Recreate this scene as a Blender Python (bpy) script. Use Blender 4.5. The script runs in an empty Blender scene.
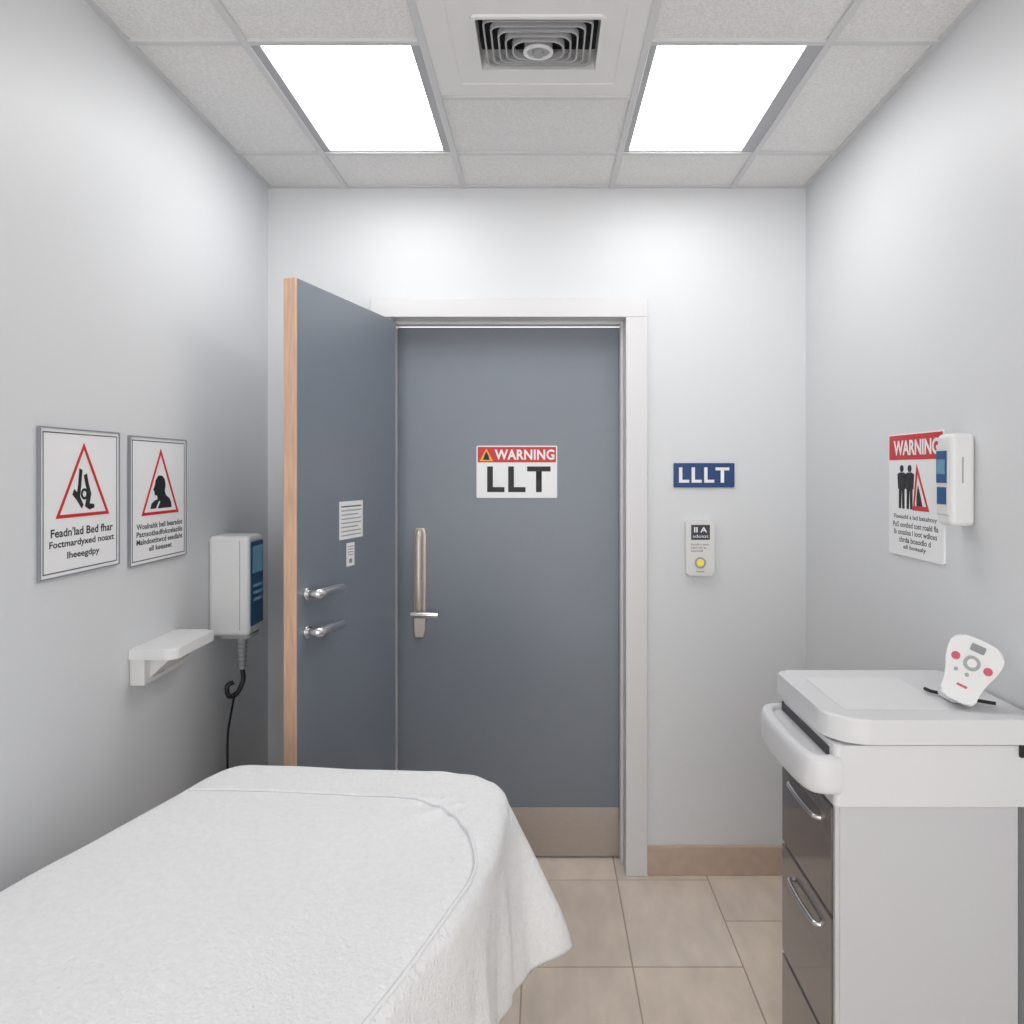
import bpy, bmesh, math, random
from mathutils import Vector, Matrix, noise
random.seed(4)
scene = bpy.context.scene
COL = scene.collection

# ------------------------------------------------------------------ materials
def lin(c):
    out = []
    for v in c:
        v = v / 255.0
        out.append(v / 12.92 if v <= 0.04045 else ((v + 0.055) / 1.055) ** 2.4)
    return (*out, 1.0)

def mat(name, rgb, rough=0.5, metal=0.0, var=0.0, vscale=8.0, bump=0.0, bscale=200.0,
        emit=None, estr=0.0, coat=0.0, stretch=None, spec=0.5, bdist=0.002):
    m = bpy.data.materials.new(name)
    m.use_nodes = True
    nt = m.node_tree
    b = nt.nodes["Principled BSDF"]
    c = lin(rgb)
    b.inputs["Base Color"].default_value = c
    b.inputs["Roughness"].default_value = rough
    b.inputs["Metallic"].default_value = metal
    b.inputs["Coat Weight"].default_value = coat
    b.inputs["Specular IOR Level"].default_value = spec
    tc = nt.nodes.new("ShaderNodeTexCoord")
    mp = nt.nodes.new("ShaderNodeMapping")
    nt.links.new(tc.outputs["Object"], mp.inputs["Vector"])
    if stretch:
        mp.inputs["Scale"].default_value = stretch
    if var > 0:
        n = nt.nodes.new("ShaderNodeTexNoise")
        n.inputs["Scale"].default_value = vscale
        n.inputs["Detail"].default_value = 4
        nt.links.new(mp.outputs["Vector"], n.inputs["Vector"])
        r = nt.nodes.new("ShaderNodeValToRGB")
        r.color_ramp.elements[0].position = 0.3
        r.color_ramp.elements[1].position = 0.7
        lo = 1 - var
        r.color_ramp.elements[0].color = (c[0]*lo, c[1]*lo, c[2]*lo, 1)
        hi = 1 + var * 0.4
        r.color_ramp.elements[1].color = (min(c[0]*hi, 1), min(c[1]*hi, 1), min(c[2]*hi, 1), 1)
        nt.links.new(n.outputs["Fac"], r.inputs["Fac"])
        nt.links.new(r.outputs["Color"], b.inputs["Base Color"])
    if bump > 0:
        n2 = nt.nodes.new("ShaderNodeTexNoise")
        n2.inputs["Scale"].default_value = bscale
        n2.inputs["Detail"].default_value = 3
        nt.links.new(mp.outputs["Vector"], n2.inputs["Vector"])
        bp = nt.nodes.new("ShaderNodeBump")
        bp.inputs["Strength"].default_value = bump
        bp.inputs["Distance"].default_value = bdist
        nt.links.new(n2.outputs["Fac"], bp.inputs["Height"])
        nt.links.new(bp.outputs["Normal"], b.inputs["Normal"])
    if emit:
        b.inputs["Emission Color"].default_value = lin(emit)
        b.inputs["Emission Strength"].default_value = estr
    return m

M_wall = mat("wall_paint", (220, 221.5, 223.5), 0.45, var=0.012, vscale=2)
M_trim = mat("trim_paint", (222, 221, 222), 0.35)
M_base = mat("baseboard_tan", (198, 176, 160), 0.45, var=0.1, vscale=20)
M_door = mat("door_bluegrey", (124, 131, 141), 0.30, var=0.04, vscale=3)
M_oak = mat("oak_edge", (228, 188, 160), 0.5, var=0.15, vscale=25, stretch=(6, 6, 0.4))
M_steel = mat("brushed_steel", (182, 174, 168), 0.33, metal=0.85, var=0.08, vscale=60, stretch=(1, 1, 12))
M_chrome = mat("chrome", (222, 222, 224), 0.25, metal=1.0)
M_pull = mat("satin_nickel", (208, 198, 190), 0.38, metal=0.6, var=0.04)
M_plas = mat("white_plastic", (230, 230, 230), 0.35)
M_plas2 = mat("warm_white_plastic", (226, 225, 223), 0.4)
M_greyp = mat("grey_plastic", (165, 166, 168), 0.4)
M_signw = mat("sign_white", (240, 240, 241), 0.35)
M_red = mat("sign_red", (205, 40, 42), 0.4)
M_blk = mat("sign_black", (28, 28, 32), 0.5)
M_dgrey = mat("text_dark", (60, 62, 70), 0.5)
M_bord = mat("sign_frame_grey", (140, 142, 147), 0.45)
M_yel = mat("sign_yellow", (240, 170, 60), 0.4)
M_blue = mat("panel_blue", (30, 84, 136), 0.35)
M_navy = mat("sign_navy", (24, 62, 116), 0.4)
M_screen = mat("lcd_screen", (80, 125, 150), 0.15, emit=(110, 165, 190), estr=0.16)
M_rubber = mat("black_rubber", (22, 22, 25), 0.45)
M_gap = mat("shadow_gap", (70, 70, 74), 0.6)
M_tile = mat("ceiling_tile", (236, 235, 234), 0.9, var=0.14, vscale=190, bump=0.3, bscale=180, bdist=0.002)
M_grid = mat("ceiling_grid_metal", (212, 212, 213), 0.5)
M_ltrim = mat("light_frame_grey", (174, 175, 179), 0.4)
M_vent = mat("vent_white", (234, 233, 232), 0.5)
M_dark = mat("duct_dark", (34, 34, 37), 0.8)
M_ventg = mat("vent_blade", (178, 178, 180), 0.45)
M_cart = mat("cart_side_laminate", (200, 200, 203), 0.4)
M_cartw = mat("cart_white", (221, 221, 223), 0.33)
M_drawer = mat("drawer_gloss_grey", (132, 126, 125), 0.14, metal=0.4, var=0.06, vscale=3, coat=0.4)
M_pink = mat("button_pink", (206, 84, 104), 0.4)
M_lime = mat("button_yellow", (228, 210, 80), 0.4, emit=(228, 210, 80), estr=0.25)
M_sheet = mat("white_terry_sheet", (246, 246, 247), 0.9, var=0.035, vscale=80, bump=0.75, bscale=150, bdist=0.005)
M_seam = mat("sheet_stitching", (216, 217, 222), 0.9)
M_matt = mat("vinyl_grey", (120, 124, 130), 0.5)
M_grout = mat("grout", (182, 166, 150), 0.85, var=0.05)
M_light = mat("diffuser_glow", (255, 255, 255), 0.5, emit=(255, 255, 255), estr=8.2)
M_paper = mat("paper_print", (240, 240, 240), 0.7)

# floor tile material w/ per-tile tint attribute
M_floor = mat("floor_tile_travertine", (237, 221, 205), 0.32, var=0.15, vscale=3.5, stretch=(3.0, 1.2, 1), bump=0.05, bscale=60)
nt = M_floor.node_tree
bs = nt.nodes["Principled BSDF"]
src = bs.inputs["Base Color"].links[0].from_socket
att = nt.nodes.new("ShaderNodeAttribute"); att.attribute_name = "tint"
mx = nt.nodes.new("ShaderNodeMix"); mx.data_type = 'RGBA'; mx.blend_type = 'MULTIPLY'
mx.inputs[0].default_value = 1.0
nt.links.new(src, mx.inputs[6]); nt.links.new(att.outputs["Color"], mx.inputs[7])
nt.links.new(mx.outputs[2], bs.inputs["Base Color"])

# ------------------------------------------------------------------ helpers
def empty(name, loc):
    e = bpy.data.objects.new(name, None)
    e.empty_display_size = 0.05
    e.location = loc
    COL.objects.link(e)
    return e

def finish(ob, parent):
    COL.objects.link(ob)
    if parent is not None:
        ob.parent = parent
        if parent.type == 'EMPTY':
            ob.matrix_parent_inverse = Matrix.Translation(-Vector(parent.location))
    return ob

def from_bm(bm, name, m, parent=None, smooth=False):
    me = bpy.data.meshes.new(name)
    bmesh.ops.recalc_face_normals(bm, faces=bm.faces)
    if smooth:
        for ed in bm.edges:
            if len(ed.link_faces) == 2 and ed.calc_face_angle(0.0) > math.radians(48):
                ed.smooth = False
    bm.to_mesh(me); bm.free()
    ms = m if isinstance(m, (list, tuple)) else [m]
    for x in ms: me.materials.append(x)
    ob = bpy.data.objects.new(name, me)
    if smooth:
        for p in me.polygons: p.use_smooth = True
        w = ob.modifiers.new("wn", 'WEIGHTED_NORMAL'); w.keep_sharp = True
    return finish(ob, parent)

class Frame:
    def __init__(s, o, u, v, n):
        s.o, s.u, s.v, s.n = Vector(o), Vector(u).normalized(), Vector(v).normalized(), Vector(n).normalized()
    def __call__(s, a, b, c=0.0):
        return s.o + s.u*a + s.v*b + s.n*c
W = Frame((0,0,0), (1,0,0), (0,1,0), (0,0,1))

def add_box(bm, F, a0, a1, b0, b1, c0, c1, bev=0.0, seg=2, mi=0):
    r = bmesh.ops.create_cube(bm, size=1.0)
    vs = r['verts']
    for v in vs:
        a = a0 if v.co.x < 0 else a1
        b = b0 if v.co.y < 0 else b1
        c = c0 if v.co.z < 0 else c1
        v.co = F(a, b, c)
    fs = list({f for v in vs for f in v.link_faces})
    for f in fs: f.material_index = mi
    if bev > 0:
        es = list({e for v in vs for e in v.link_edges})
        r2 = bmesh.ops.bevel(bm, geom=es, offset=bev, segments=seg, profile=0.5, affect='EDGES')
        for f in r2['faces']: f.material_index = mi

def box(name, F, a0, a1, b0, b1, c0, c1, m, parent=None, bev=0.0, seg=2):
    bm = bmesh.new()
    add_box(bm, F, a0, a1, b0, b1, c0, c1, bev, seg)
    return from_bm(bm, name, m, parent, smooth=bev > 0)

def add_prism(bm, F, pts, c0, c1, bev=0.0, seg=2, mi=0):
    lo = [bm.verts.new(F(a, b, c0)) for a, b in pts]
    hi = [bm.verts.new(F(a, b, c1)) for a, b in pts]
    n = len(pts)
    fs = [bm.faces.new(hi), bm.faces.new(lo[::-1])]
    top = list(fs[0].edges)
    for i in range(n):
        fs.append(bm.faces.new([lo[i], lo[(i+1) % n], hi[(i+1) % n], hi[i]]))
    for f in fs: f.material_index = mi
    if bev > 0:
        r = bmesh.ops.bevel(bm, geom=top, offset=bev, segments=seg, profile=0.5, affect='EDGES')
        for f in r['faces']: f.material_index = mi

def prism(name, F, pts, c0, c1, m, parent=None, bev=0.0, seg=2):
    bm = bmesh.new()
    add_prism(bm, F, pts, c0, c1, bev, seg)
    return from_bm(bm, name, m, parent, smooth=bev > 0)

def rrect(a0, a1, b0, b1, r, n=5):
    rs = r if isinstance(r, (list, tuple)) else [r]*4   # bl, br, tr, tl
    cs = [(a0+rs[0], b0+rs[0], 180, rs[0]), (a1-rs[1], b0+rs[1], 270, rs[1]), (a1-rs[2], b1-rs[2], 0, rs[2]), (a0+rs[3], b1-rs[3], 90, rs[3])]
    out = []
    for cx, cy, st, rr in cs:
        for i in range(n+1):
            t = math.radians(st + 90*i/n)
            out.append((cx + rr*math.cos(t), cy + rr*math.sin(t)))
    return out

def circle(a, b, r, n=20, ry=None):
    ry = ry or r
    return [(a + r*math.cos(2*math.pi*i/n), b + ry*math.sin(2*math.pi*i/n)) for i in range(n)]

def ring(name, F, outer, inner, c0, c1, m, parent):
    bm = bmesh.new()
    n = len(outer)
    L = [[bm.verts.new(F(a, b, c)) for a, b in P] for P, c in ((outer, c0), (outer, c1), (inner, c1), (inner, c0))]
    for k in range(4):
        A, B = L[k], L[(k+1) % 4]
        for i in range(n):
            bm.faces.new([A[i], A[(i+1) % n], B[(i+1) % n], B[i]])
    return from_bm(bm, name, m, parent)

def text(name, F, s, a0, a1, b0, b1, c, m, parent, bold=0.0, space=1.0):
    cu = bpy.data.curves.new(name, 'FONT')
    cu.body = s; cu.size = 1.0; cu.offset = bold; cu.resolution_u = 3
    cu.space_character = space
    cu.align_x = 'CENTER'
    tmp = bpy.data.objects.new(name + "_tmp", cu)
    COL.objects.link(tmp)
    bpy.context.view_layer.update()
    dg = bpy.context.evaluated_depsgraph_get()
    me = bpy.data.meshes.new_from_object(tmp.evaluated_get(dg))
    bpy.data.objects.remove(tmp)
    xs = [v.co.x for v in me.vertices]; ys = [v.co.y for v in me.vertices]
    x0, x1, y0, y1 = min(xs), max(xs), min(ys), max(ys)
    for v in me.vertices:
        a = a0 + (v.co.x - x0)/(x1-x0)*(a1-a0)
        b = b0 + (v.co.y - y0)/(y1-y0)*(b1-b0)
        v.co = F(a, b, c)
    me.materials.clear(); me.materials.append(m)
    ob = bpy.data.objects.new(name, me)
    return finish(ob, parent)

def crom(P, sub, closed=False):
    Q = []
    n = len(P)
    rng = range(n) if closed else range(n-1)
    for i in rng:
        if closed:
            p0, p1, p2, p3 = P[(i-1) % n], P[i], P[(i+1) % n], P[(i+2) % n]
        else:
            p0, p1, p2, p3 = P[max(i-1, 0)], P[i], P[i+1], P[min(i+2, n-1)]
        for k in range(sub):
            t = k/sub
            Q.append(0.5*((2*p1) + (p2-p0)*t + (2*p0-5*p1+4*p2-p3)*t*t + (3*p1-p0-3*p2+p3)*t**3))
    if not closed: Q.append(P[-1].copy())
    return Q

def tube(name, pts, r, m, parent=None, n=10, sub=6, radii=None, flat=1.0):
    P = [Vector(p) for p in pts]
    Q = crom(P, sub)
    rr = radii or [r]*len(P)
    R = []
    for i in range(len(P)-1):
        for k in range(sub):
            t = k/sub; R.append(rr[i]*(1-t)+rr[i+1]*t)
    R.append(rr[-1])
    bm = bmesh.new()
    rings = []
    nrm = None
    for i, q in enumerate(Q):
        tg = (Q[min(i+1, len(Q)-1)] - Q[max(i-1, 0)]).normalized()
        if nrm is None:
            nrm = Vector((0, 0, 1)) if abs(tg.z) < 0.9 else tg.orthogonal().normalized()
        nrm = (nrm - tg*nrm.dot(tg)).normalized()
        bn = tg.cross(nrm)
        rings.append([bm.verts.new(q + (nrm*math.cos(2*math.pi*k/n)*flat + bn*math.sin(2*math.pi*k/n))*R[i]) for k in range(n)])
    for i in range(len(rings)-1):
        for k in range(n):
            bm.faces.new([rings[i][k], rings[i][(k+1) % n], rings[i+1][(k+1) % n], rings[i+1][k]])
    bm.faces.new(rings[0][::-1]); bm.faces.new(rings[-1])
    return from_bm(bm, name, m, parent, smooth=True)

def rect(a0, a1, b0, b1): return [(a0, b0), (a1, b0), (a1, b1), (a0, b1)]

# ------------------------------------------------------------------ room dims (metres)
XL, XR, YB, ZC = -1.042, 0.996, 2.75, 2.602
YF = -1.3
box("wall_left", W, XL-0.1, XL, YF, YB+0.2, 0, ZC+0.12, M_wall)
box("wall_right", W, XR, XR+0.1, YF, YB+0.2, 0, ZC+0.12, M_wall)
OX0, OX1, OZ = -0.575, 0.312, 2.106
bm = bmesh.new()
add_box(bm, W, XL, OX0-0.02, YB, YB+0.2, 0, ZC+0.12)
add_box(bm, W, OX1+0.02, XR, YB, YB+0.2, 0, ZC+0.12)
add_box(bm, W, OX0-0.02, OX1+0.02, YB, YB+0.2, OZ+0.02, ZC+0.12)
from_bm(bm, "wall_back", M_wall)

box("baseboard_back", W, 0.394, XR, YB-0.012, YB, 0.0, 0.108, M_base, bev=0.003)
box("baseboard_back.001", W, XL, -0.652, YB-0.012, YB, 0.0, 0.108, M_base, bev=0.003)
box("baseboard_left", W, XL, XL+0.012, YF, YB-0.012, 0.0, 0.108, M_base, bev=0.003)
box("baseboard_right", W, XR-0.012, XR, YF, YB-0.012, 0.0, 0.108, M_base, bev=0.003)

# floor : grout slab + tiles
bm = bmesh.new()
add_box(bm, W, XL-0.1, XR+0.1, YF, YB+0.2, -0.05, -0.0015, mi=1)
lay = bm.loops.layers.float_color.new("tint")
for f in bm.faces:
    for l in f.loops: l[lay] = (1, 1, 1, 1)
cw, ch, g = 0.3405, 0.4745, 0.0026
cols = [-0.064 + cw*i for i in range(-3, 4)]
for ci, x0 in enumerate(cols):
    off = 2.235 if ci in (3, 4) else (2.463 if ci % 2 else 2.30)
    if ci == 5: off = 2.463
    j0 = int((YF - off)/ch) - 1
    for j in range(j0, 3):
        y0 = off + ch*j; y1 = y0 + ch
        a0, a1 = max(x0+g, XL), min(x0+cw-g, XR)
        b0, b1 = max(y0+g, YF), min(y1-g, YB+0.2)
        if a1-a0 < 0.01 or b1-b0 < 0.01: continue
        pre = set(bm.faces)
        add_box(bm, W, a0, a1, b0, b1, -0.01, 0.0, mi=0)
        t = random.uniform(0.94, 1.03); w = random.uniform(-0.010, 0.010)
        for f in bm.faces:
            if f not in pre:
                for l in f.loops: l[lay] = (min(t+w, 1.05), t, t-w, 1)
from_bm(bm, "floor", [M_floor, M_grout])

# ------------------------------------------------------------------ ceiling
xs = [XL, -0.746, -0.300, 0.260, 0.716, XR]
ys = [2.75, 2.447, 1.812, 1.20, 0.59, -0.02, -0.63, YF]
bm = bmesh.new()
add_box(bm, W, XL, XR, YF, YB, ZC+0.06, ZC+0.10)
for i in range(5):
    for j in range(len(ys)-1):
        y1, y0 = ys[j], ys[j+1]
        if j == 1 and i in (1, 3): continue
        if i == 2 and j == 1:
            add_box(bm, W, xs[i], xs[i+1], 2.08, y1, ZC, ZC+0.015); continue
        if i == 2 and j == 2: continue
        add_box(bm, W, xs[i], xs[i+1], y0, y1, ZC, ZC+0.015)
ceil = from_bm(bm, "ceiling", M_tile)
bm = bmesh.new()
t = 0.010
for x in xs[1:-1]:
    add_box(bm, W, x-t, x+t, YF, YB, ZC-0.008, ZC+0.012, bev=0.0015, seg=1)
for y in ys[1:-1]:
    for i in range(5):
        if i == 2 and abs(y-1.812) < 1e-3: continue
        add_box(bm, W, xs[i]+t, xs[i+1]-t, y-t, y+t, ZC-0.008, ZC+0.012, bev=0.0015, seg=1)
add_box(bm, W, xs[2]+t, xs[3]-t, 2.08-t, 2.08+t, ZC-0.008, ZC+0.012, bev=0.0015, seg=1)
add_box(bm, W, XL, XL+0.016, YF, YB, ZC-0.005, ZC+0.002)
add_box(bm, W, XR-0.016, XR, YF, YB, ZC-0.005, ZC+0.002)
add_box(bm, W, XL+0.016, XR-0.016, YB-0.016, YB, ZC-0.005, ZC+0.002)
from_bm(bm, "ceiling_grid_rails", M_grid, ceil)

for i, (x0, x1, ex0, ex1) in enumerate([(-0.746, -0.300, -0.712, -0.334), (0.260, 0.716, 0.288, 0.664)]):
    e = empty("ceiling_light_panel", ((x0+x1)/2, 2.13, ZC))
    ring("frame", W, rect(x0+t, x1-t, 1.812+t, 2.447-t), rect(ex0, ex1, 1.822, 2.430), ZC-0.004, ZC+0.03, M_ltrim, e)
    box("diffuser", W, ex0, ex1, 1.822, 2.430, ZC+0.006, ZC+0.016, M_light, e)

# vent : square face panel, stepped frame and nested rounded louvres around a round hub
e = empty("ceiling_vent", (-0.02, 1.80, ZC))
vx0, vx1, vy0, vy1 = -0.162, 0.138, 1.712, 1.930
NV = 5
def rr_(a0, a1, b0, b1, r): return rrect(a0, a1, b0, b1, r, NV)
ring("face_plate", W, rr_(xs[2]+t, xs[3]-t, 1.20+t, 2.08-t, 0.002), rr_(vx0, vx1, vy0, vy1, 0.006), ZC-0.004, ZC+0.05, M_vent, e)
ring("stepped_rim_outer", W, rr_(-0.236, 0.206, 1.50, 2.015, 0.006), rr_(-0.226, 0.196, 1.510, 2.005, 0.006), ZC-0.007, ZC-0.003, M_vent, e)
ring("stepped_rim_inner", W, rr_(vx0-0.010, vx1+0.010, vy0-0.010, vy1+0.010, 0.012), rr_(vx0, vx1, vy0, vy1, 0.006), ZC-0.010, ZC-0.003, M_vent, e)
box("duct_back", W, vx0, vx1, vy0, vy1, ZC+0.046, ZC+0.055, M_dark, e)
for k in range(5):
    d = 0.016 + k*0.017
    yt = vy1 - 0.010 - k*0.010
    yb = vy0 + d
    if yt - yb < 0.03: break
    rad = min(0.018 + 0.004*k, (yt-yb)/2-0.006)
    ring("louvre_%d" % k, W, rr_(vx0+d, vx1-d, yb, yt, rad), rr_(vx0+d+0.004, vx1-d-0.004, yb+0.004, yt-0.004, max(rad-0.003, 0.003)), ZC-0.004-0.002*k, ZC+0.006, M_ventg, e)
prism("hub", W, circle(-0.012, 1.842, 0.036, 28, 0.030), ZC-0.010, ZC+0.02, M_ventg, e)
ring("hub_rim", W, circle(-0.012, 1.842, 0.038, 28, 0.032), circle(-0.012, 1.842, 0.030, 28, 0.025), ZC-0.015, ZC-0.009, M_vent, e)
prism("hub_cap", W, circle(-0.012, 1.842, 0.014, 16), ZC-0.020, ZC-0.010, M_greyp, e)

# ------------------------------------------------------------------ door frame (trim)
e = empty("trim_1", (-0.13, YB, 1.0))
FB = Frame((0, YB, 0), (1,0,0), (0,0,1), (0,-1,0))
def casing(name, a0, a1, b0, b1):
    return box(name, FB, a0, a1, b0, b1, 0, 0.018, M_trim, e, bev=0.003)
casing("casing_left", -0.650, -0.602, 0, OZ)
casing("casing_right", OX1, 0.394, 0, OZ)
casing("casing_head", -0.650, 0.394, OZ, 2.176)
box("lining_left", FB, -0.602, OX0, 0, OZ, -0.2, 0.0005, M_trim, e)
box("lining_right", FB, OX1, OX1+0.018, 0, OZ, -0.2, 0.003, M_trim, e)
box("lining_head", FB, OX0-0.018, OX1+0.018, OZ, OZ+0.018, -0.2, 0.003, M_trim, e)
box("stop_right", FB, OX1-0.012, OX1, 0, OZ, -0.108, -0.06, M_trim, e, bev=0.002)
box("stop_head", FB, OX0, OX1-0.012, OZ-0.012, OZ, -0.108, -0.06, M_trim, e, bev=0.002)

# closed door
YD = 2.862
e = empty("door_2", (-0.13, YD, 1.0))
FD = Frame((0, YD, 0), (1,0,0), (0,0,1), (0,-1,0))
box("leaf", FD, OX0+0.003, OX1-0.003, 0.006, OZ-0.014, -0.044, 0, M_door, e, bev=0.002)
box("kick_plate", FD, OX0+0.012, OX1-0.010, 0.010, 0.200, 0, 0.0025, M_steel, e, bev=0.0008)
pp = [(-0.502,0.872),(-0.470,0.872),(-0.463,0.90),(-0.461,1.10),(-0.459,1.28),(-0.466,1.302),(-0.498,1.302),(-0.506,1.28),(-0.505,1.10),(-0.507,0.90)]
prism("pull_backplate", FD, pp, 0.0, 0.012, M_pull, e, bev=0.003)
tube("pull_bar", [FD(-0.484,1.285,0.008), FD(-0.484,1.265,0.034), FD(-0.484,1.1,0.040), FD(-0.484,1.0,0.034), FD(-0.484,0.985,0.010)], 0.015, M_pull, e)
tube("lever", [FD(-0.512,0.968,0.045), FD(-0.486,0.968,0.048), FD(-0.450,0.968,0.050), FD(-0.408,0.966,0.048)], 0.013, M_chrome, e)
tube("lever_stem", [FD(-0.486,0.968,0.010), FD(-0.486,0.968,0.048)], 0.010, M_chrome, e, sub=1)

e = empty("door_warning_sign", FD(-0.103, 1.52, 0))
prism("plate", FD, rrect(-0.262, 0.056, 1.420, 1.626, 0.006), 0.0002, 0.003, M_signw, e, bev=0.0008)
box("red_band", FD, -0.257, 0.051, 1.560, 1.621, 0.003, 0.0036, M_red, e)
tri = [(-0.250,1.565),(-0.196,1.565),(-0.223,1.615)]
prism("hazard_triangle", FD, tri, 0.0036, 0.0040, M_yel, e)
prism("hazard_symbol", FD, [(-0.236,1.570),(-0.210,1.570),(-0.216,1.590),(-0.223,1.603),(-0.230,1.590)], 0.004, 0.0044, M_blk, e)
text("label_warning", FD, "WARNING", -0.190, 0.045, 1.570, 1.611, 0.004, M_signw, e, bold=0.03, space=1.06)
text("label_llt", FD, "LLT", -0.220, 0.030, 1.443, 1.544, 0.0036, M_blk, e, bold=0.028, space=1.14)

# open door leaf
FO = Frame((-0.718, 2.112, 0), (0.2525, 0.9676, 0), (0,0,1), (0.9676, -0.2525, 0))
e = empty("door_1", FO(0.3, 1.0, 0))
LW = 0.646
box("leaf", FO, 0.004, LW, 0.008, 2.090, -0.040, 0.0, M_door, e, bev=0.0015)
box("oak_edge_strip", FO, -0.003, 0.004, 0.008, 2.090, -0.040, 0.0, M_oak, e, bev=0.001)
for k, z in enumerate((1.162, 1.048)):
    prism("rose_%d" % k, FO, circle(0.052, z, 0.020), 0.0, 0.009, M_chrome, e, bev=0.003)
    tube("lever_%d" % k, [FO(0.052, z, 0.006), FO(0.052, z, 0.030), FO(0.064, z, 0.040), FO(0.12, z, 0.040), FO(0.190, z-0.002, 0.038)], 0.016, M_chrome, e, radii=[0.012,0.014,0.017,0.017,0.014])
prism("back_rose", FO, circle(0.062, 1.10, 0.024), -0.049, -0.040, M_chrome, e)
tube("back_lever", [FO(0.062, 1.10, -0.046), FO(0.062, 1.10, -0.070), FO(0.070, 1.09, -0.078), FO(0.072, 1.02, -0.078)], 0.008, M_chrome, e)
box("latch_plate", FO, -0.005, -0.003, 1.02, 1.20, -0.031, -0.009, M_oak, e, bev=0.0006)

e = empty("door_notice", FO(0.32, 1.36, 0))
box("sheet", FO, 0.238, 0.390, 1.303, 1.427, 0.0004, 0.0014, M_paper, e)
for k in range(8):
    z = 1.412 - k*0.0135
    box("text_row_%d" % k, FO, 0.250, 0.378 - (0.02 if k % 3 == 2 else 0), z-0.004, z, 0.0014, 0.0018, M_greyp if k else M_dgrey, e)
e = empty("door_label", FO(0.31, 1.25, 0))
box("sheet", FO, 0.283, 0.334, 1.212, 1.289, 0.0004, 0.0014, M_paper, e)
for k in range(4):
    z = 1.278 - k*0.009
    box("text_row_%d" % k, FO, 0.291, 0.326, z-0.003, z, 0.0014, 0.0018, M_greyp, e)
box("symbol", FO, 0.299, 0.318, 1.222, 1.236, 0.0014, 0.0018, M_bord, e)

# ------------------------------------------------------------------ back wall plate + control
e = empty("room_label_sign", FB(0.607, 1.51, 0))
prism("plate", FB, rrect(0.494, 0.724, 1.464, 1.556, 0.004), 0, 0.006, M_navy, e, bev=0.0015)
text("label", FB, "LLLT", 0.514, 0.704, 1.482, 1.540, 0.0062, M_signw, e, bold=0.028, space=1.16)
e = empty("wall_control_unit", FB(0.59, 1.235, 0))
prism("housing", FB, rrect(0.536, 0.644, 1.134, 1.338, 0.010), 0, 0.026, M_plas2, e, bev=0.006, seg=3)
box("display", FB, 0.556, 0.626, 1.268, 1.324, 0.026, 0.0275, M_dgrey, e, bev=0.0005)
text("display_text", FB, "II A", 0.566, 0.616, 1.296, 1.316, 0.0278, M_signw, e, bold=0.03)
text("display_text_2", FB, "sdoiot", 0.562, 0.620, 1.276, 1.288, 0.0278, M_signw, e)
for k in range(3):
    text("print_%d" % k, FB, ("Ihecdn a aaoct", "adoot nesr aa", "aoctied")[k], 0.556, 0.624-0.012*k, 1.247-0.012*k, 1.255-0.012*k, 0.0263, M_dgrey, e)
prism("button_ring", FB, circle(0.590, 1.182, 0.021, 24), 0.026, 0.029, M_greyp, e)
prism("button", FB, circle(0.590, 1.182, 0.014, 24), 0.026, 0.033, M_lime, e, bev=0.002)
box("bottom_mark", FB, 0.575, 0.605, 1.146, 1.151, 0.026, 0.0265, M_greyp, e)

# ------------------------------------------------------------------ left wall
FL = Frame((XL, 0, 0), (0,1,0), (0,0,1), (1,0,0))
def tri_ring(name, F, cx, b0, b1, w, th, parent):
    h = b1-b0
    O = [(cx-w/2, b0), (cx+w/2, b0), (cx, b1)]
    cy = b0 + h/3
    s = 1 - th
    I = [(cx+(a-cx)*s, cy+(b-cy)*s) for a, b in O]
    ring(name, F, O, I, 0.0062, 0.0070, M_red, parent)

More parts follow.
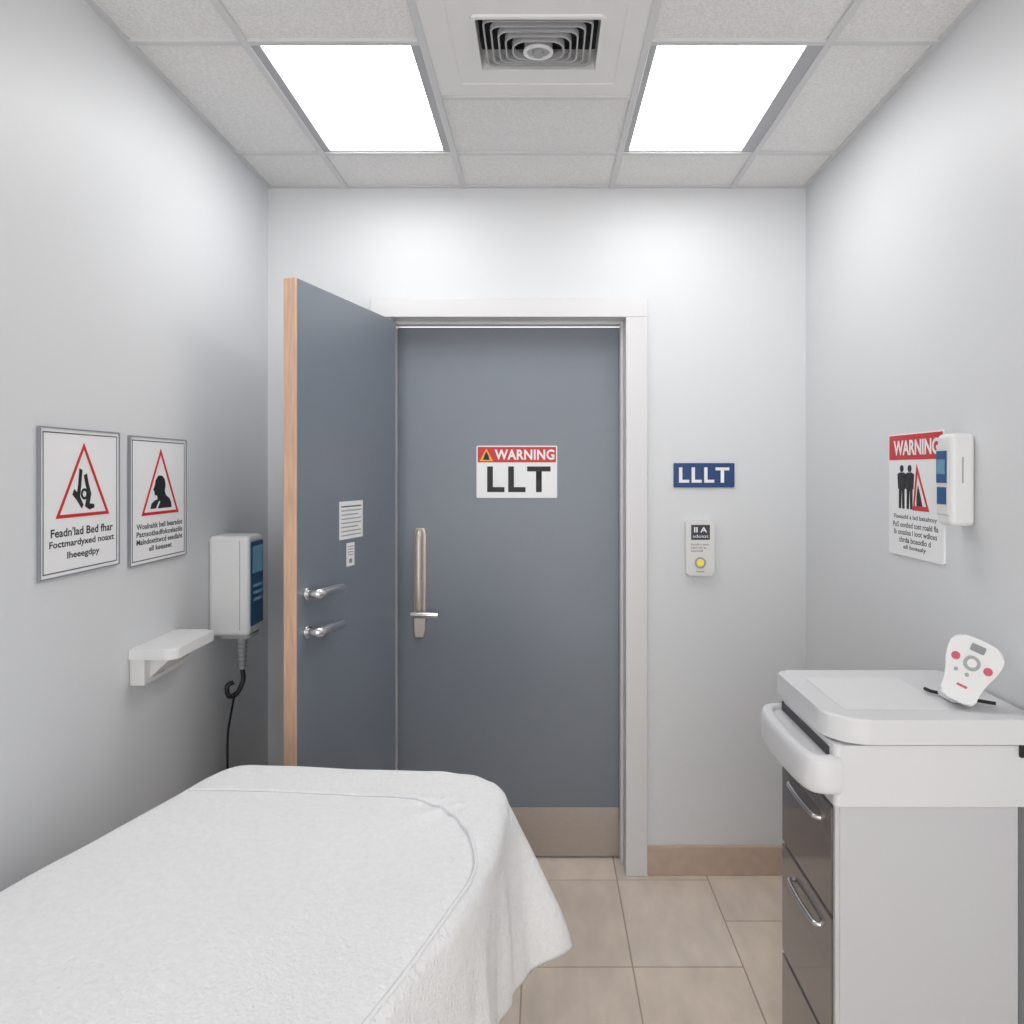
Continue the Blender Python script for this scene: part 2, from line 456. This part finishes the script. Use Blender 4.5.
def wall_sign(name, F, a0, a1, b0, b1, fig, lines):
    e = empty(name, F((a0+a1)/2, (b0+b1)/2, 0))
    prism("plate", F, rrect(a0+0.001, a1-0.001, b0+0.001, b1-0.001, 0.003), -0.0005, 0.006, M_signw, e, bev=0.001)
    ring("frame_edge", F, rect(a0, a1, b0, b1), rect(a0+0.003, a1-0.003, b0+0.003, b1-0.003), -0.0005, 0.008, M_bord, e)
    w = 0.010
    ring("border", F, rect(a0+w, a1-w, b0+w, b1-w), rect(a0+w+0.0022, a1-w-0.0022, b0+w+0.0022, b1-w-0.0022), 0.006, 0.0066, M_dgrey, e)
    cx = (a0+a1)/2 + 0.004
    tb, tt = b0+0.126, b1-0.030
    tri_ring("red_triangle", F, cx, tb, tt, 0.190, 0.13, e)
    if fig == 0:   # two raised forearms / zig-zag strokes
        P1 = [(-0.040,0.050),(-0.024,0.036),(-0.008,0.018),(-0.002,0.026),(-0.014,0.044),(-0.010,0.070),(-0.006,0.104),(-0.016,0.108),(-0.020,0.072),(-0.024,0.054),(-0.034,0.062)]
        P2 = [(0.004,0.022),(0.020,0.014),(0.038,0.018),(0.036,0.026),(0.020,0.028),(0.026,0.050),(0.016,0.076),(0.010,0.096),(0.000,0.092),(0.006,0.070),(0.014,0.050),(0.008,0.036)]
        for k, P in enumerate((P1, P2)):
            prism("figure_%d" % k, F, [(cx+a, tb+b) for a, b in P], 0.006, 0.0068, M_blk, e)
        ring("figure_ring", F, circle(cx+0.002, tb+0.050, 0.013, 18), circle(cx+0.002, tb+0.050, 0.007, 18), 0.006, 0.0069, M_blk, e)
    else:          # head and shoulders in profile
        P = [(-0.052,0.016),(-0.046,0.030),(-0.030,0.038),(-0.016,0.040),(-0.018,0.050),(-0.030,0.052),(-0.032,0.062),(-0.038,0.066),(-0.030,0.078),(-0.026,0.092),(-0.012,0.104),(0.006,0.104),(0.020,0.094),(0.024,0.078),(0.020,0.062),(0.026,0.050),(0.044,0.042),(0.054,0.030),(0.056,0.016)]
        prism("figure", F, [(cx+a, tb+b) for a, b in P], 0.006, 0.0068, M_blk, e)
        prism("figure_collar", F, [(cx+a, tb+b) for a, b in [(-0.026,0.016),(-0.018,0.016),(-0.004,0.034),(-0.010,0.036)]], 0.0068, 0.0072, M_signw, e)
    n = len(lines)
    top = tb - 0.018; bot = b0 + 0.028
    st = (top-bot)/n
    for k, (s, f) in enumerate(lines):
        ww = (a1-a0-0.052)*f
        text("line_%d" % k, F, s, cx-ww/2, cx+ww/2, top-st*(k+1)+st*0.16, top-st*k-st*0.12, 0.0062, M_blk, e, bold=0.022)
wall_sign("safety_sign", FL, 1.493, 1.775, 1.300, 1.621, 0, [("Feadn'lad Bed fhar", 0.96), ("Foctmardyxed noaxt", 1.0), ("Iheeegdpy", 0.5)])
wall_sign("safety_sign", FL, 1.820, 2.107, 1.285, 1.617, 1, [("Woalnaltk bell bearsdot", 1.0), ("Patnsotbadfokoslaciils", 1.0), ("Malndoxtitwcd eesdlaht", 1.0), ("ell keeaeet", 0.5)])

e = empty("wall_mounted_therapy_unit", FL(2.31, 1.16, 0))
box("housing", FL, 2.257, 2.375, 1.012, 1.324, 0.0, 0.128, M_plas, e, bev=0.014, seg=4)
box("rear_mount", FL, 2.262, 2.370, 1.030, 1.305, 0.0, 0.02, M_greyp, e)
box("side_seam", FL, 2.2565, 2.2575, 1.03, 1.31, 0.098, 0.100, M_greyp, e)
box("front_panel", FL, 2.268, 2.366, 1.040, 1.304, 0.126, 0.131, M_blue, e, bev=0.003)
box("screen", FL, 2.278, 2.356, 1.205, 1.290, 0.131, 0.1325, M_screen, e, bev=0.001)
for k in range(3):
    box("label_row_%d" % k, FL, 2.285, 2.350, 1.160-k*0.022, 1.170-k*0.022, 0.131, 0.1318, M_screen, e)
prism("bottom_lip", Frame(FL(2.316, 1.012, 0.075), (0,1,0), (1,0,0), (0,0,-1)), rrect(-0.045, 0.045, -0.05, 0.05, 0.02), 0, 0.010, M_greyp, e)
cx_, cy_ = XL+0.088, 2.30
tube("strain_relief", [(cx_, cy_, 1.01), (cx_, cy_, 0.96), (cx_, cy_, 0.90)], 0.014, M_greyp, e, radii=[0.016, 0.013, 0.009], sub=2)
for k in range(6):
    z = 0.985 - k*0.014
    tube("rib_%d" % k, [(cx_, cy_, z), (cx_, cy_, z-0.006)], 0.0175-0.0008*k, M_bord, e, sub=1)
tube("power_lead", [(cx_, cy_, 0.905), (cx_+0.004, cy_, 0.865), (cx_-0.012, cy_-0.01, 0.825), (cx_-0.038, cy_-0.01, 0.818), (cx_-0.046, cy_, 0.845), (cx_-0.030, cy_+0.01, 0.855)], 0.0075, M_rubber, e)
tube("thin_lead", [(cx_-0.022, cy_, 0.825), (cx_-0.034, cy_, 0.76), (cx_-0.045, cy_, 0.68), (cx_-0.046, cy_, 0.50), (cx_-0.058, cy_, 0.30), (cx_-0.072, cy_, 0.11)], 0.0035, M_rubber, e)

e = empty("wall_shelf", FL(1.94, 1.07, 0))
sp = rrect(1.822, 2.062, 0.0, 0.118, [0.004, 0.004, 0.03, 0.03], 5)
FS = Frame((XL, 0, 1.052), (0,1,0), (1,0,0), (0,0,1))
prism("tray", FS, [(a, b) for a, b in sp], 0.0, 0.026, M_plas, e, bev=0.006, seg=3)
prism("tray_inset", FS, rrect(1.836, 2.048, 0.012, 0.106, 0.022, 5), 0.0255, 0.0270, M_plas, e, bev=0.001)
box("bracket_block", FL, 1.828, 2.03, 0.985, 1.053, 0.0, 0.038, M_plas2, e, bev=0.004)
prism("bracket_gusset", Frame((XL, 1.94, 0), (1,0,0), (0,0,1), (0,1,0)), [(0.0,1.0),(0.038,1.0),(0.095,1.053),(0.0,1.053)], -0.085, 0.085, M_plas2, e)
box("socket_slot", FL, 1.87, 1.93, 0.998, 1.016, 0.038, 0.0385, M_greyp, e)

# ------------------------------------------------------------------ right wall
FR = Frame((XR, 0, 0), (0,-1,0), (0,0,1), (-1,0,0))
e = empty("safety_notice", FR(-1.945, 1.46, 0))
a0, a1, b0, b1 = -2.080, -1.795, 1.295, 1.630
prism("plate", FR, rrect(a0, a1, b0, b1, 0.006), -0.001, 0.005, M_signw, e, bev=0.001)
box("red_band", FR, a0+0.004, a1-0.004, b1-0.072, b1-0.004, 0.005, 0.0056, M_red, e)
text("label_warning", FR, "WARNING", a0+0.030, a1-0.02, b1-0.060, b1-0.018, 0.0058, M_signw, e, bold=0.035)
def person(nm, cx, bb, h):
    P = [(-.13,0),(-.03,0),(-.01,.42),(.01,.42),(.03,0),(.13,0),(.13,.45),(.17,.46),(.20,.80),(.10,.84),(-.10,.84),(-.20,.80),(-.17,.46),(-.13,.45)]
    prism(nm, FR, [(cx+a*h, bb+b*h) for a, b in P], 0.005, 0.0058, M_blk, e)
    prism(nm + "_head", FR, circle(cx, bb+0.93*h, 0.085*h, 14), 0.005, 0.0058, M_blk, e)
person("figure_1", -2.005, 1.424, 0.118)
person("figure_2", -1.962, 1.424, 0.118)
O = [(-1.945,1.422),(-1.862,1.422),(-1.925,1.545)]
c0 = (sum(p[0] for p in O)/3, sum(p[1] for p in O)/3)
ring("red_triangle", FR, O, [(c0[0]+(a-c0[0])*0.7, c0[1]+(b-c0[1])*0.7) for a, b in O], 0.005, 0.0060, M_red, e)
prism("triangle_symbol", FR, [(-1.925,1.43),(-1.895,1.43),(-1.905,1.46),(-1.918,1.49),(-1.925,1.46)], 0.005, 0.0058, M_blk, e)
for k, (s, f) in enumerate([("Flseaadd a lad bakahtoy", 0.95), ("PoS oonbsd tost roald fla", 1.0), ("lb oossloa l ioot wdloxs", 0.95), ("thrda boaodlo d", 0.7), ("ell boeaaly", 0.5)]):
    ww = (a1-a0-0.05)*f; z = 1.408-0.0205*k; cx = (a0+a1)/2
    text("line_%d" % k, FR, s, cx-ww/2, cx+ww/2, z-0.015, z, 0.0052, M_blk, e, bold=0.015)

e = empty("wall_sanitizer_dispenser", FR(-1.71, 1.51, 0))
box("housing", FR, -1.734, -1.668, 1.400, 1.615, 0.0, 0.058, M_plas, e, bev=0.013, seg=4)
box("mount", FR, -1.728, -1.680, 1.415, 1.60, 0.0, 0.012, M_greyp, e)
box("front_panel", FR, -1.727, -1.677, 1.425, 1.590, 0.0565, 0.061, M_plas2, e, bev=0.003)
box("screen", FR, -1.724, -1.681, 1.500, 1.575, 0.061, 0.063, M_blue, e, bev=0.001)
box("screen_readout", FR, -1.720, -1.686, 1.520, 1.555, 0.063, 0.0635, M_screen, e)
box("label", FR, -1.722, -1.683, 1.450, 1.490, 0.061, 0.0625, M_blue, e, bev=0.001)
box("side_latch", FR, -1.6682, -1.6672, 1.500, 1.560, 0.030, 0.033, M_greyp, e)

# ------------------------------------------------------------------ equipment cart
e = empty("equipment_cart", (0.78, 1.62, 0.0))
x0, x1, y0, y1 = 0.590, 0.954, 1.456, 1.780
box("carcass", W, x0+0.004, x1, y0, y1, 0.085, 0.862, M_cart, e, bev=0.003)
box("plinth", W, x0+0.03, x1-0.03, y0+0.03, y1-0.03, 0.06, 0.09, M_gap, e)
for k, (cx, cy) in enumerate([(x0+0.05, y0+0.05), (x1-0.05, y0+0.05), (x0+0.05, y1-0.05), (x1-0.05, y1-0.05)]):
    FC = Frame((cx, cy, 0.032), (1,0,0), (0,0,1), (0,-1,0))
    prism("caster_%d" % k, FC, circle(0, 0, 0.032, 20), -0.012, 0.012, M_rubber, e, bev=0.003)
    box("caster_fork_%d" % k, W, cx-0.012, cx+0.012, cy-0.018, cy+0.018, 0.045, 0.066, M_steel, e)
FCf = Frame((x0, 0, 0), (0,-1,0), (0,0,1), (-1,0,0))
box("front_post", FCf, -y0-0.010, -y0, 0.085, 0.862, -0.004, 0.004, M_cart, e, bev=0.001)
for k, (z0, z1) in enumerate([(0.628, 0.846), (0.36, 0.620), (0.10, 0.352)]):
    box("drawer_%d" % k, FCf, -(y1-0.006), -(y0+0.014), z0, z1, -0.004, 0.006, M_drawer, e, bev=0.002)
    if k == 2: continue
    hz = z1 - 0.048
    tube("drawer_pull_%d" % k, [FCf(-1.700, hz, 0.004), FCf(-1.696, hz, 0.014), FCf(-1.68, hz, 0.018), FCf(-1.62, hz, 0.020), FCf(-1.55, hz, 0.018), FCf(-1.535, hz, 0.014), FCf(-1.530, hz, 0.004)], 0.0055, M_chrome, e)
FZ = Frame((0, 0, 0), (1,0,0), (0,1,0), (0,0,1))
prism("upper_housing", FZ, rrect(0.582, 0.984, 1.448, 1.788, [0.012, 0.012, 0.012, 0.04]), 0.858, 0.980, M_cartw, e, bev=0.003)
prism("gap_band", FZ, rrect(0.590, 0.976, 1.454, 1.780, [0.03, 0.012, 0.012, 0.05]), 0.976, 0.990, M_bord, e)
prism("lid", FZ, rrect(0.572, 0.988, 1.438, 1.796, [0.085, 0.015, 0.015, 0.03], 8), 0.985, 1.035, M_cartw, e, bev=0.006, seg=3)
prism("lid_pad", FZ, rrect(0.622, 0.842, 1.500, 1.725, 0.008), 1.0345, 1.0368, M_plas, e, bev=0.0008)
path = [(0.592,1.456),(0.565,1.456),(0.545,1.470),(0.536,1.52),(0.533,1.62),(0.536,1.715),(0.547,1.762),(0.568,1.778),(0.592,1.778)]
P = crom([Vector(p) for p in path], 6)
bm = bmesh.new(); rings = []
N = 20
for i, q in enumerate(P):
    tg = (P[min(i+1,len(P)-1)]-P[max(i-1,0)]).normalized()
    nm = Vector((-tg.y, tg.x))
    rg = []
    for k in range(N):
        th = 2*math.pi*k/N
        c, s = math.cos(th), math.sin(th)
        aa = math.copysign(abs(c)**0.6, c)*0.017
        bb = math.copysign(abs(s)**0.6, s)*0.038
        rg.append(bm.verts.new((q.x+nm.x*aa, q.y+nm.y*aa, 0.920+bb)))
    rings.append(rg)
for i in range(len(rings)-1):
    for k in range(N):
        bm.faces.new([rings[i][k], rings[i][(k+1)%N], rings[i+1][(k+1)%N], rings[i+1][k]])
bm.faces.new(rings[0]); bm.faces.new(rings[-1])
from_bm(bm, "push_handle", M_cartw, e, smooth=True)
prism("handle_web", FZ, [(p.x, p.y) for p in P], 0.890, 0.948, M_cartw, e)
box("handle_gap_shade", FCf, -1.765, -1.475, 0.945, 0.968, 0.006, 0.010, M_gap, e)  # flat dark strip, paints the shade of the gap between handle and lid
box("side_bracket", W, 0.948, 0.985, 1.440, 1.448, 0.958, 0.982, M_rubber, e, bev=0.002)

# handheld controller
n = Vector((-0.32, -0.84, 0.38)).normalized()
u = Vector((0.93, -0.35, 0.0)); u = (u - n*u.dot(n)).normalized()
v = n.cross(u).normalized()
ang = math.radians(-24)
u2 = u*math.cos(ang) + v*math.sin(ang); v2 = n.cross(u2)
FH = Frame((0.858, 1.512, 1.0515), u2, v2, n)
e = empty("handheld_controller", FH(0, 0, 0))
ctrl = [(-0.030,-0.003),(0.030,-0.003),(0.038,0.006),(0.038,0.030),(0.044,0.055),(0.054,0.080),(0.058,0.108),(0.052,0.128),(0.026,0.136),(-0.026,0.136),(-0.052,0.128),(-0.058,0.108),(-0.054,0.080),(-0.044,0.055),(-0.038,0.030),(-0.038,0.006)]
ctrl = [(a*0.92, b) for a, b in ctrl]
def chaikin(P, it=2):
    for _ in range(it):
        Q = []
        for i in range(len(P)):
            a = P[i]; b = P[(i+1) % len(P)]
            Q.append((a[0]*.75+b[0]*.25, a[1]*.75+b[1]*.25)); Q.append((a[0]*.25+b[0]*.75, a[1]*.25+b[1]*.75))
        P = Q
    return P
prism("shell", FH, chaikin(ctrl), -0.002, 0.014, M_plas, e, bev=0.006, seg=4)
prism("shell_back", FH, chaikin([(a*0.94, 0.012+b*0.89) for a, b in ctrl]), -0.024, -0.002, M_plas2, e)
prism("display", FH, rrect(-0.014, 0.014, 0.108, 0.124, 0.003), 0.014, 0.0148, M_bord, e)
prism("pad_ring", FH, circle(0, 0.082, 0.016, 24), 0.014, 0.016, M_greyp, e)
prism("pad_center", FH, circle(0, 0.082, 0.009, 24), 0.016, 0.018, M_plas, e)
for k, (a, b, r) in enumerate([(-0.032, 0.084, 0.0085), (0.032, 0.080, 0.0085), (0.0, 0.056, 0.004), (-0.022, 0.058, 0.004)]):
    prism("button_%d" % k, FH, circle(a, b, r, 14), 0.014, 0.0165, M_pink if k < 2 else M_greyp, e, bev=0.001)
prism("small_label", FH, rrect(-0.010, 0.010, 0.028, 0.033, 0.001), 0.014, 0.0146, M_pink, e)
box("cradle", W, 0.862, 0.912, 1.530, 1.59, 1.0375, 1.062, M_plas, e, bev=0.006, seg=3)
tube("lead", [(0.87, 1.582, 1.043), (0.856, 1.60, 1.0425), (0.852, 1.62, 1.0425)], 0.0038, M_rubber, e)
tube("lead_right", [(0.905, 1.545, 1.043), (0.925, 1.53, 1.0425), (0.945, 1.515, 1.0425)], 0.0038, M_rubber, e)

# ------------------------------------------------------------------ treatment bed
H = 0.802
e = empty("treatment_bed", (-0.6, 0.9, 0.0))
ctl = [(-0.270,-0.20),(-0.270,0.20),(-0.268,0.55),(-0.245,0.85),(-0.192,1.05),(-0.135,1.20),(-0.100,1.34),(-0.080,1.50),(-0.082,1.67),
       (-0.158,1.755),(-0.300,1.785),(-0.480,1.800),(-0.660,1.815),(-0.760,1.812),(-0.812,1.745),(-0.848,1.62),(-0.905,1.44),(-0.957,1.28),(-0.985,1.10),
       (-0.996,0.85),(-0.996,0.55),(-0.996,0.20),(-0.996,-0.20),(-0.96,-0.27),(-0.80,-0.29),(-0.63,-0.29),(-0.46,-0.29),(-0.31,-0.27)]
dense = crom([Vector(p) for p in ctl], 16, closed=True)
L = [0]
for i in range(len(dense)): L.append(L[-1] + (dense[(i+1) % len(dense)]-dense[i]).length)
tot = L[-1]; NS = 640; O = []
j = 0
for i in range(NS):
    s = tot*i/NS
    while L[j+1] < s: j += 1
    f = (s-L[j])/(L[j+1]-L[j])
    O.append(dense[j % len(dense)].lerp(dense[(j+1) % len(dense)], f))
NRM = []
for i in range(NS):
    tg = (O[(i+6) % NS]-O[(i-6) % NS]).normalized()
    NRM.append(Vector((tg.y, -tg.x)))
def sstep(a, b, x):
    t = min(max((x-a)/(b-a), 0), 1); return t*t*(3-2*t)
R = 0.036
bm = bmesh.new()
rings = []
def ringpts(fn):
    rings.append([bm.verts.new(fn(i)) for i in range(NS)])
def spine(p):
    y = min(max(p.y, 0.10), 1.42)
    cx = -0.632 + 0.115*sstep(0.75, 1.5, y)
    return Vector((cx, y))
KT = 30
def topz(x, y):
    z = 0.005*noise.noise(Vector((x*4, y*4, 1.3))) + 0.0018*noise.noise(Vector((x*13, y*8, 4.1)))
    d = math.hypot(x+0.12, y-1.62)
    a = math.atan2(y-1.62, x+0.12)
    z += 0.0025*math.sin(a*14)*math.exp(-((d-0.12)/0.10)**2)
    return z
for k in range(KT):
    f = 0.02 + 0.98*k/(KT-1)
    def fn(i, f=f):
        p = O[i] - NRM[i]*R
        q = spine(p).lerp(p, f)
        return (q.x, q.y, H + topz(q.x, q.y))
    ringpts(fn)
for k in range(1, 7):
    a = math.pi/2*k/6
    def fn(i, a=a):
        p = O[i] - NRM[i]*R*(1-math.sin(a))
        return (p.x, p.y, H - R*(1-math.cos(a)) + topz(p.x, p.y)*(1-math.sin(a)))
    ringpts(fn)
KD = 40
def hem(i):
    p = O[i]
    z = 0.452
    z -= 0.10*sstep(1.45, 1.15, p.y)
    return z + 0.005*math.sin(i*0.05) + 0.006*math.sin(i*0.21)
def flare(i):
    p = O[i]
    d = (p - Vector((-0.080, 1.66))).length
    base = 0.030
    if p.x > -0.3: base = 0.010 + 0.022*sstep(1.50, 1.70, p.y)
    if p.x < -0.7: base = 0.010
    return base + 0.108*math.exp(-(d/0.095)**2)
FLr = [flare(i) for i in range(NS)]
FLs = [sum(FLr[(i+j) % NS] for j in range(-6, 7))/13 for i in range(NS)]
for k in range(1, KD+1):
    t_ = k/KD
    def fn(i, t_=t_):
        p = O[i]; s = tot*i/NS
        z = (H-R) + (hem(i) - (H-R))*t_
        amp = 0.046*sstep(-0.1, 0.9, t_)*min(1.0, t_*5)
        if p.x < -0.7: amp *= 0.15
        elif p.x > -0.3: amp *= 0.36 + 0.64*sstep(1.46, 1.62, p.y)
        ph = s*34 + 1.2*math.sin(s*7) - t_*0.6
        w = (1-abs(math.sin(ph*0.5)))*1.1 - 0.45 + noise.noise(Vector((s*9, t_*1.6, 2.0)))*0.55 + 0.22*math.sin(s*75+1.5*t_)
        off = FLs[i]*(t_**0.85) + amp*w*0.75
        q = p + NRM[i]*off
        q.x = max(q.x, XL+0.008)
        return (q.x, q.y, z)
    ringpts(fn)
ringpts(lambda i: (rings[-1][i].co.x - NRM[i].x*0.004, rings[-1][i].co.y - NRM[i].y*0.004, rings[-1][i].co.z + 0.001))
ringpts(lambda i: (rings[-1][i].co.x - NRM[i].x*0.001, rings[-1][i].co.y - NRM[i].y*0.001, rings[-1][i].co.z + 0.02))
for a in range(len(rings)-1):
    for i in range(NS):
        bm.faces.new([rings[a][i], rings[a][(i+1) % NS], rings[a+1][(i+1) % NS], rings[a+1][i]])
bm.faces.new(rings[0])
sh = from_bm(bm, "draped_sheet", M_sheet, e)
for p in sh.data.polygons: p.use_smooth = True
def edgez(x, y):
    best = min(range(0, NS, 2), key=lambda i: (O[i]-Vector((x, y))).length)
    d = (O[best]-Vector((x, y))).dot(NRM[best])
    zt = topz(x, y)
    if d >= R: return H + zt
    d = max(d, 0.0)
    return H - R + math.sqrt(max(R*R-(R-d)**2, 0)) + zt*d/R
seam = [(-0.800,1.650),(-0.70,1.650),(-0.522,1.640),(-0.36,1.622),(-0.255,1.592),(-0.180,1.52),(-0.138,1.42),(-0.125,1.32),(-0.155,1.20),(-0.205,1.05),(-0.258,0.88),(-0.290,0.65),(-0.295,0.20)]
sp_ = crom([Vector(p) for p in seam], 10)
tube("seam_piping", [(p.x, p.y, edgez(p.x, p.y)+0.0012) for p in sp_], 0.0032, M_sheet, e, n=8, sub=1)
sp2 = [p + Vector((-0.0045, -0.0045)) for p in sp_]
tube("seam_stitch_line", [(p.x, p.y, edgez(p.x, p.y)+0.0003) for p in sp2], 0.0016, M_seam, e, n=6, sub=1)
inn = [O[i]-NRM[i]*0.05 for i in range(0, NS, 8)]
prism("mattress", FZ, [(p.x, p.y) for p in inn], 0.70, H-0.014, M_matt, e)
prism("deck", FZ, [(p.x*0.96-0.02, p.y*0.97) for p in inn], 0.64, 0.70, M_steel, e)
for k, (lx, ly) in enumerate([(-0.90, -0.1), (-0.38, -0.1), (-0.72, 1.50), (-0.28, 1.45)]):
    tube("leg_%d" % k, [(lx, ly, 0.65), (lx, ly, 0.0)], 0.022, M_steel, e, sub=1)
tube("stretcher", [(-0.72, 1.50, 0.18), (-0.28, 1.45, 0.18)], 0.014, M_steel, e, sub=1)
tube("stretcher_2", [(-0.90, -0.1, 0.18), (-0.38, -0.1, 0.18)], 0.014, M_steel, e, sub=1)

# ------------------------------------------------------------------ light / world / camera
w = bpy.data.worlds.new("world"); scene.world = w
w.use_nodes = True
w.node_tree.nodes["Background"].inputs["Color"].default_value = (1.0, 0.995, 0.985, 1)
w.node_tree.nodes["Background"].inputs["Strength"].default_value = 2.65

cam = bpy.data.cameras.new("camera")
cam.sensor_width = 36; cam.lens = 726/1024*36
cam.shift_x = -(543-512)/1024; cam.shift_y = -(512-470)/1024
cam.clip_start = 0.02
co = bpy.data.objects.new("camera", cam)
co.location = (0, 0, 1.53); co.rotation_euler = (math.radians(90), 0, 0)
COL.objects.link(co); scene.camera = co
scene.view_settings.view_transform = 'Standard'
scene.view_settings.look = 'None'
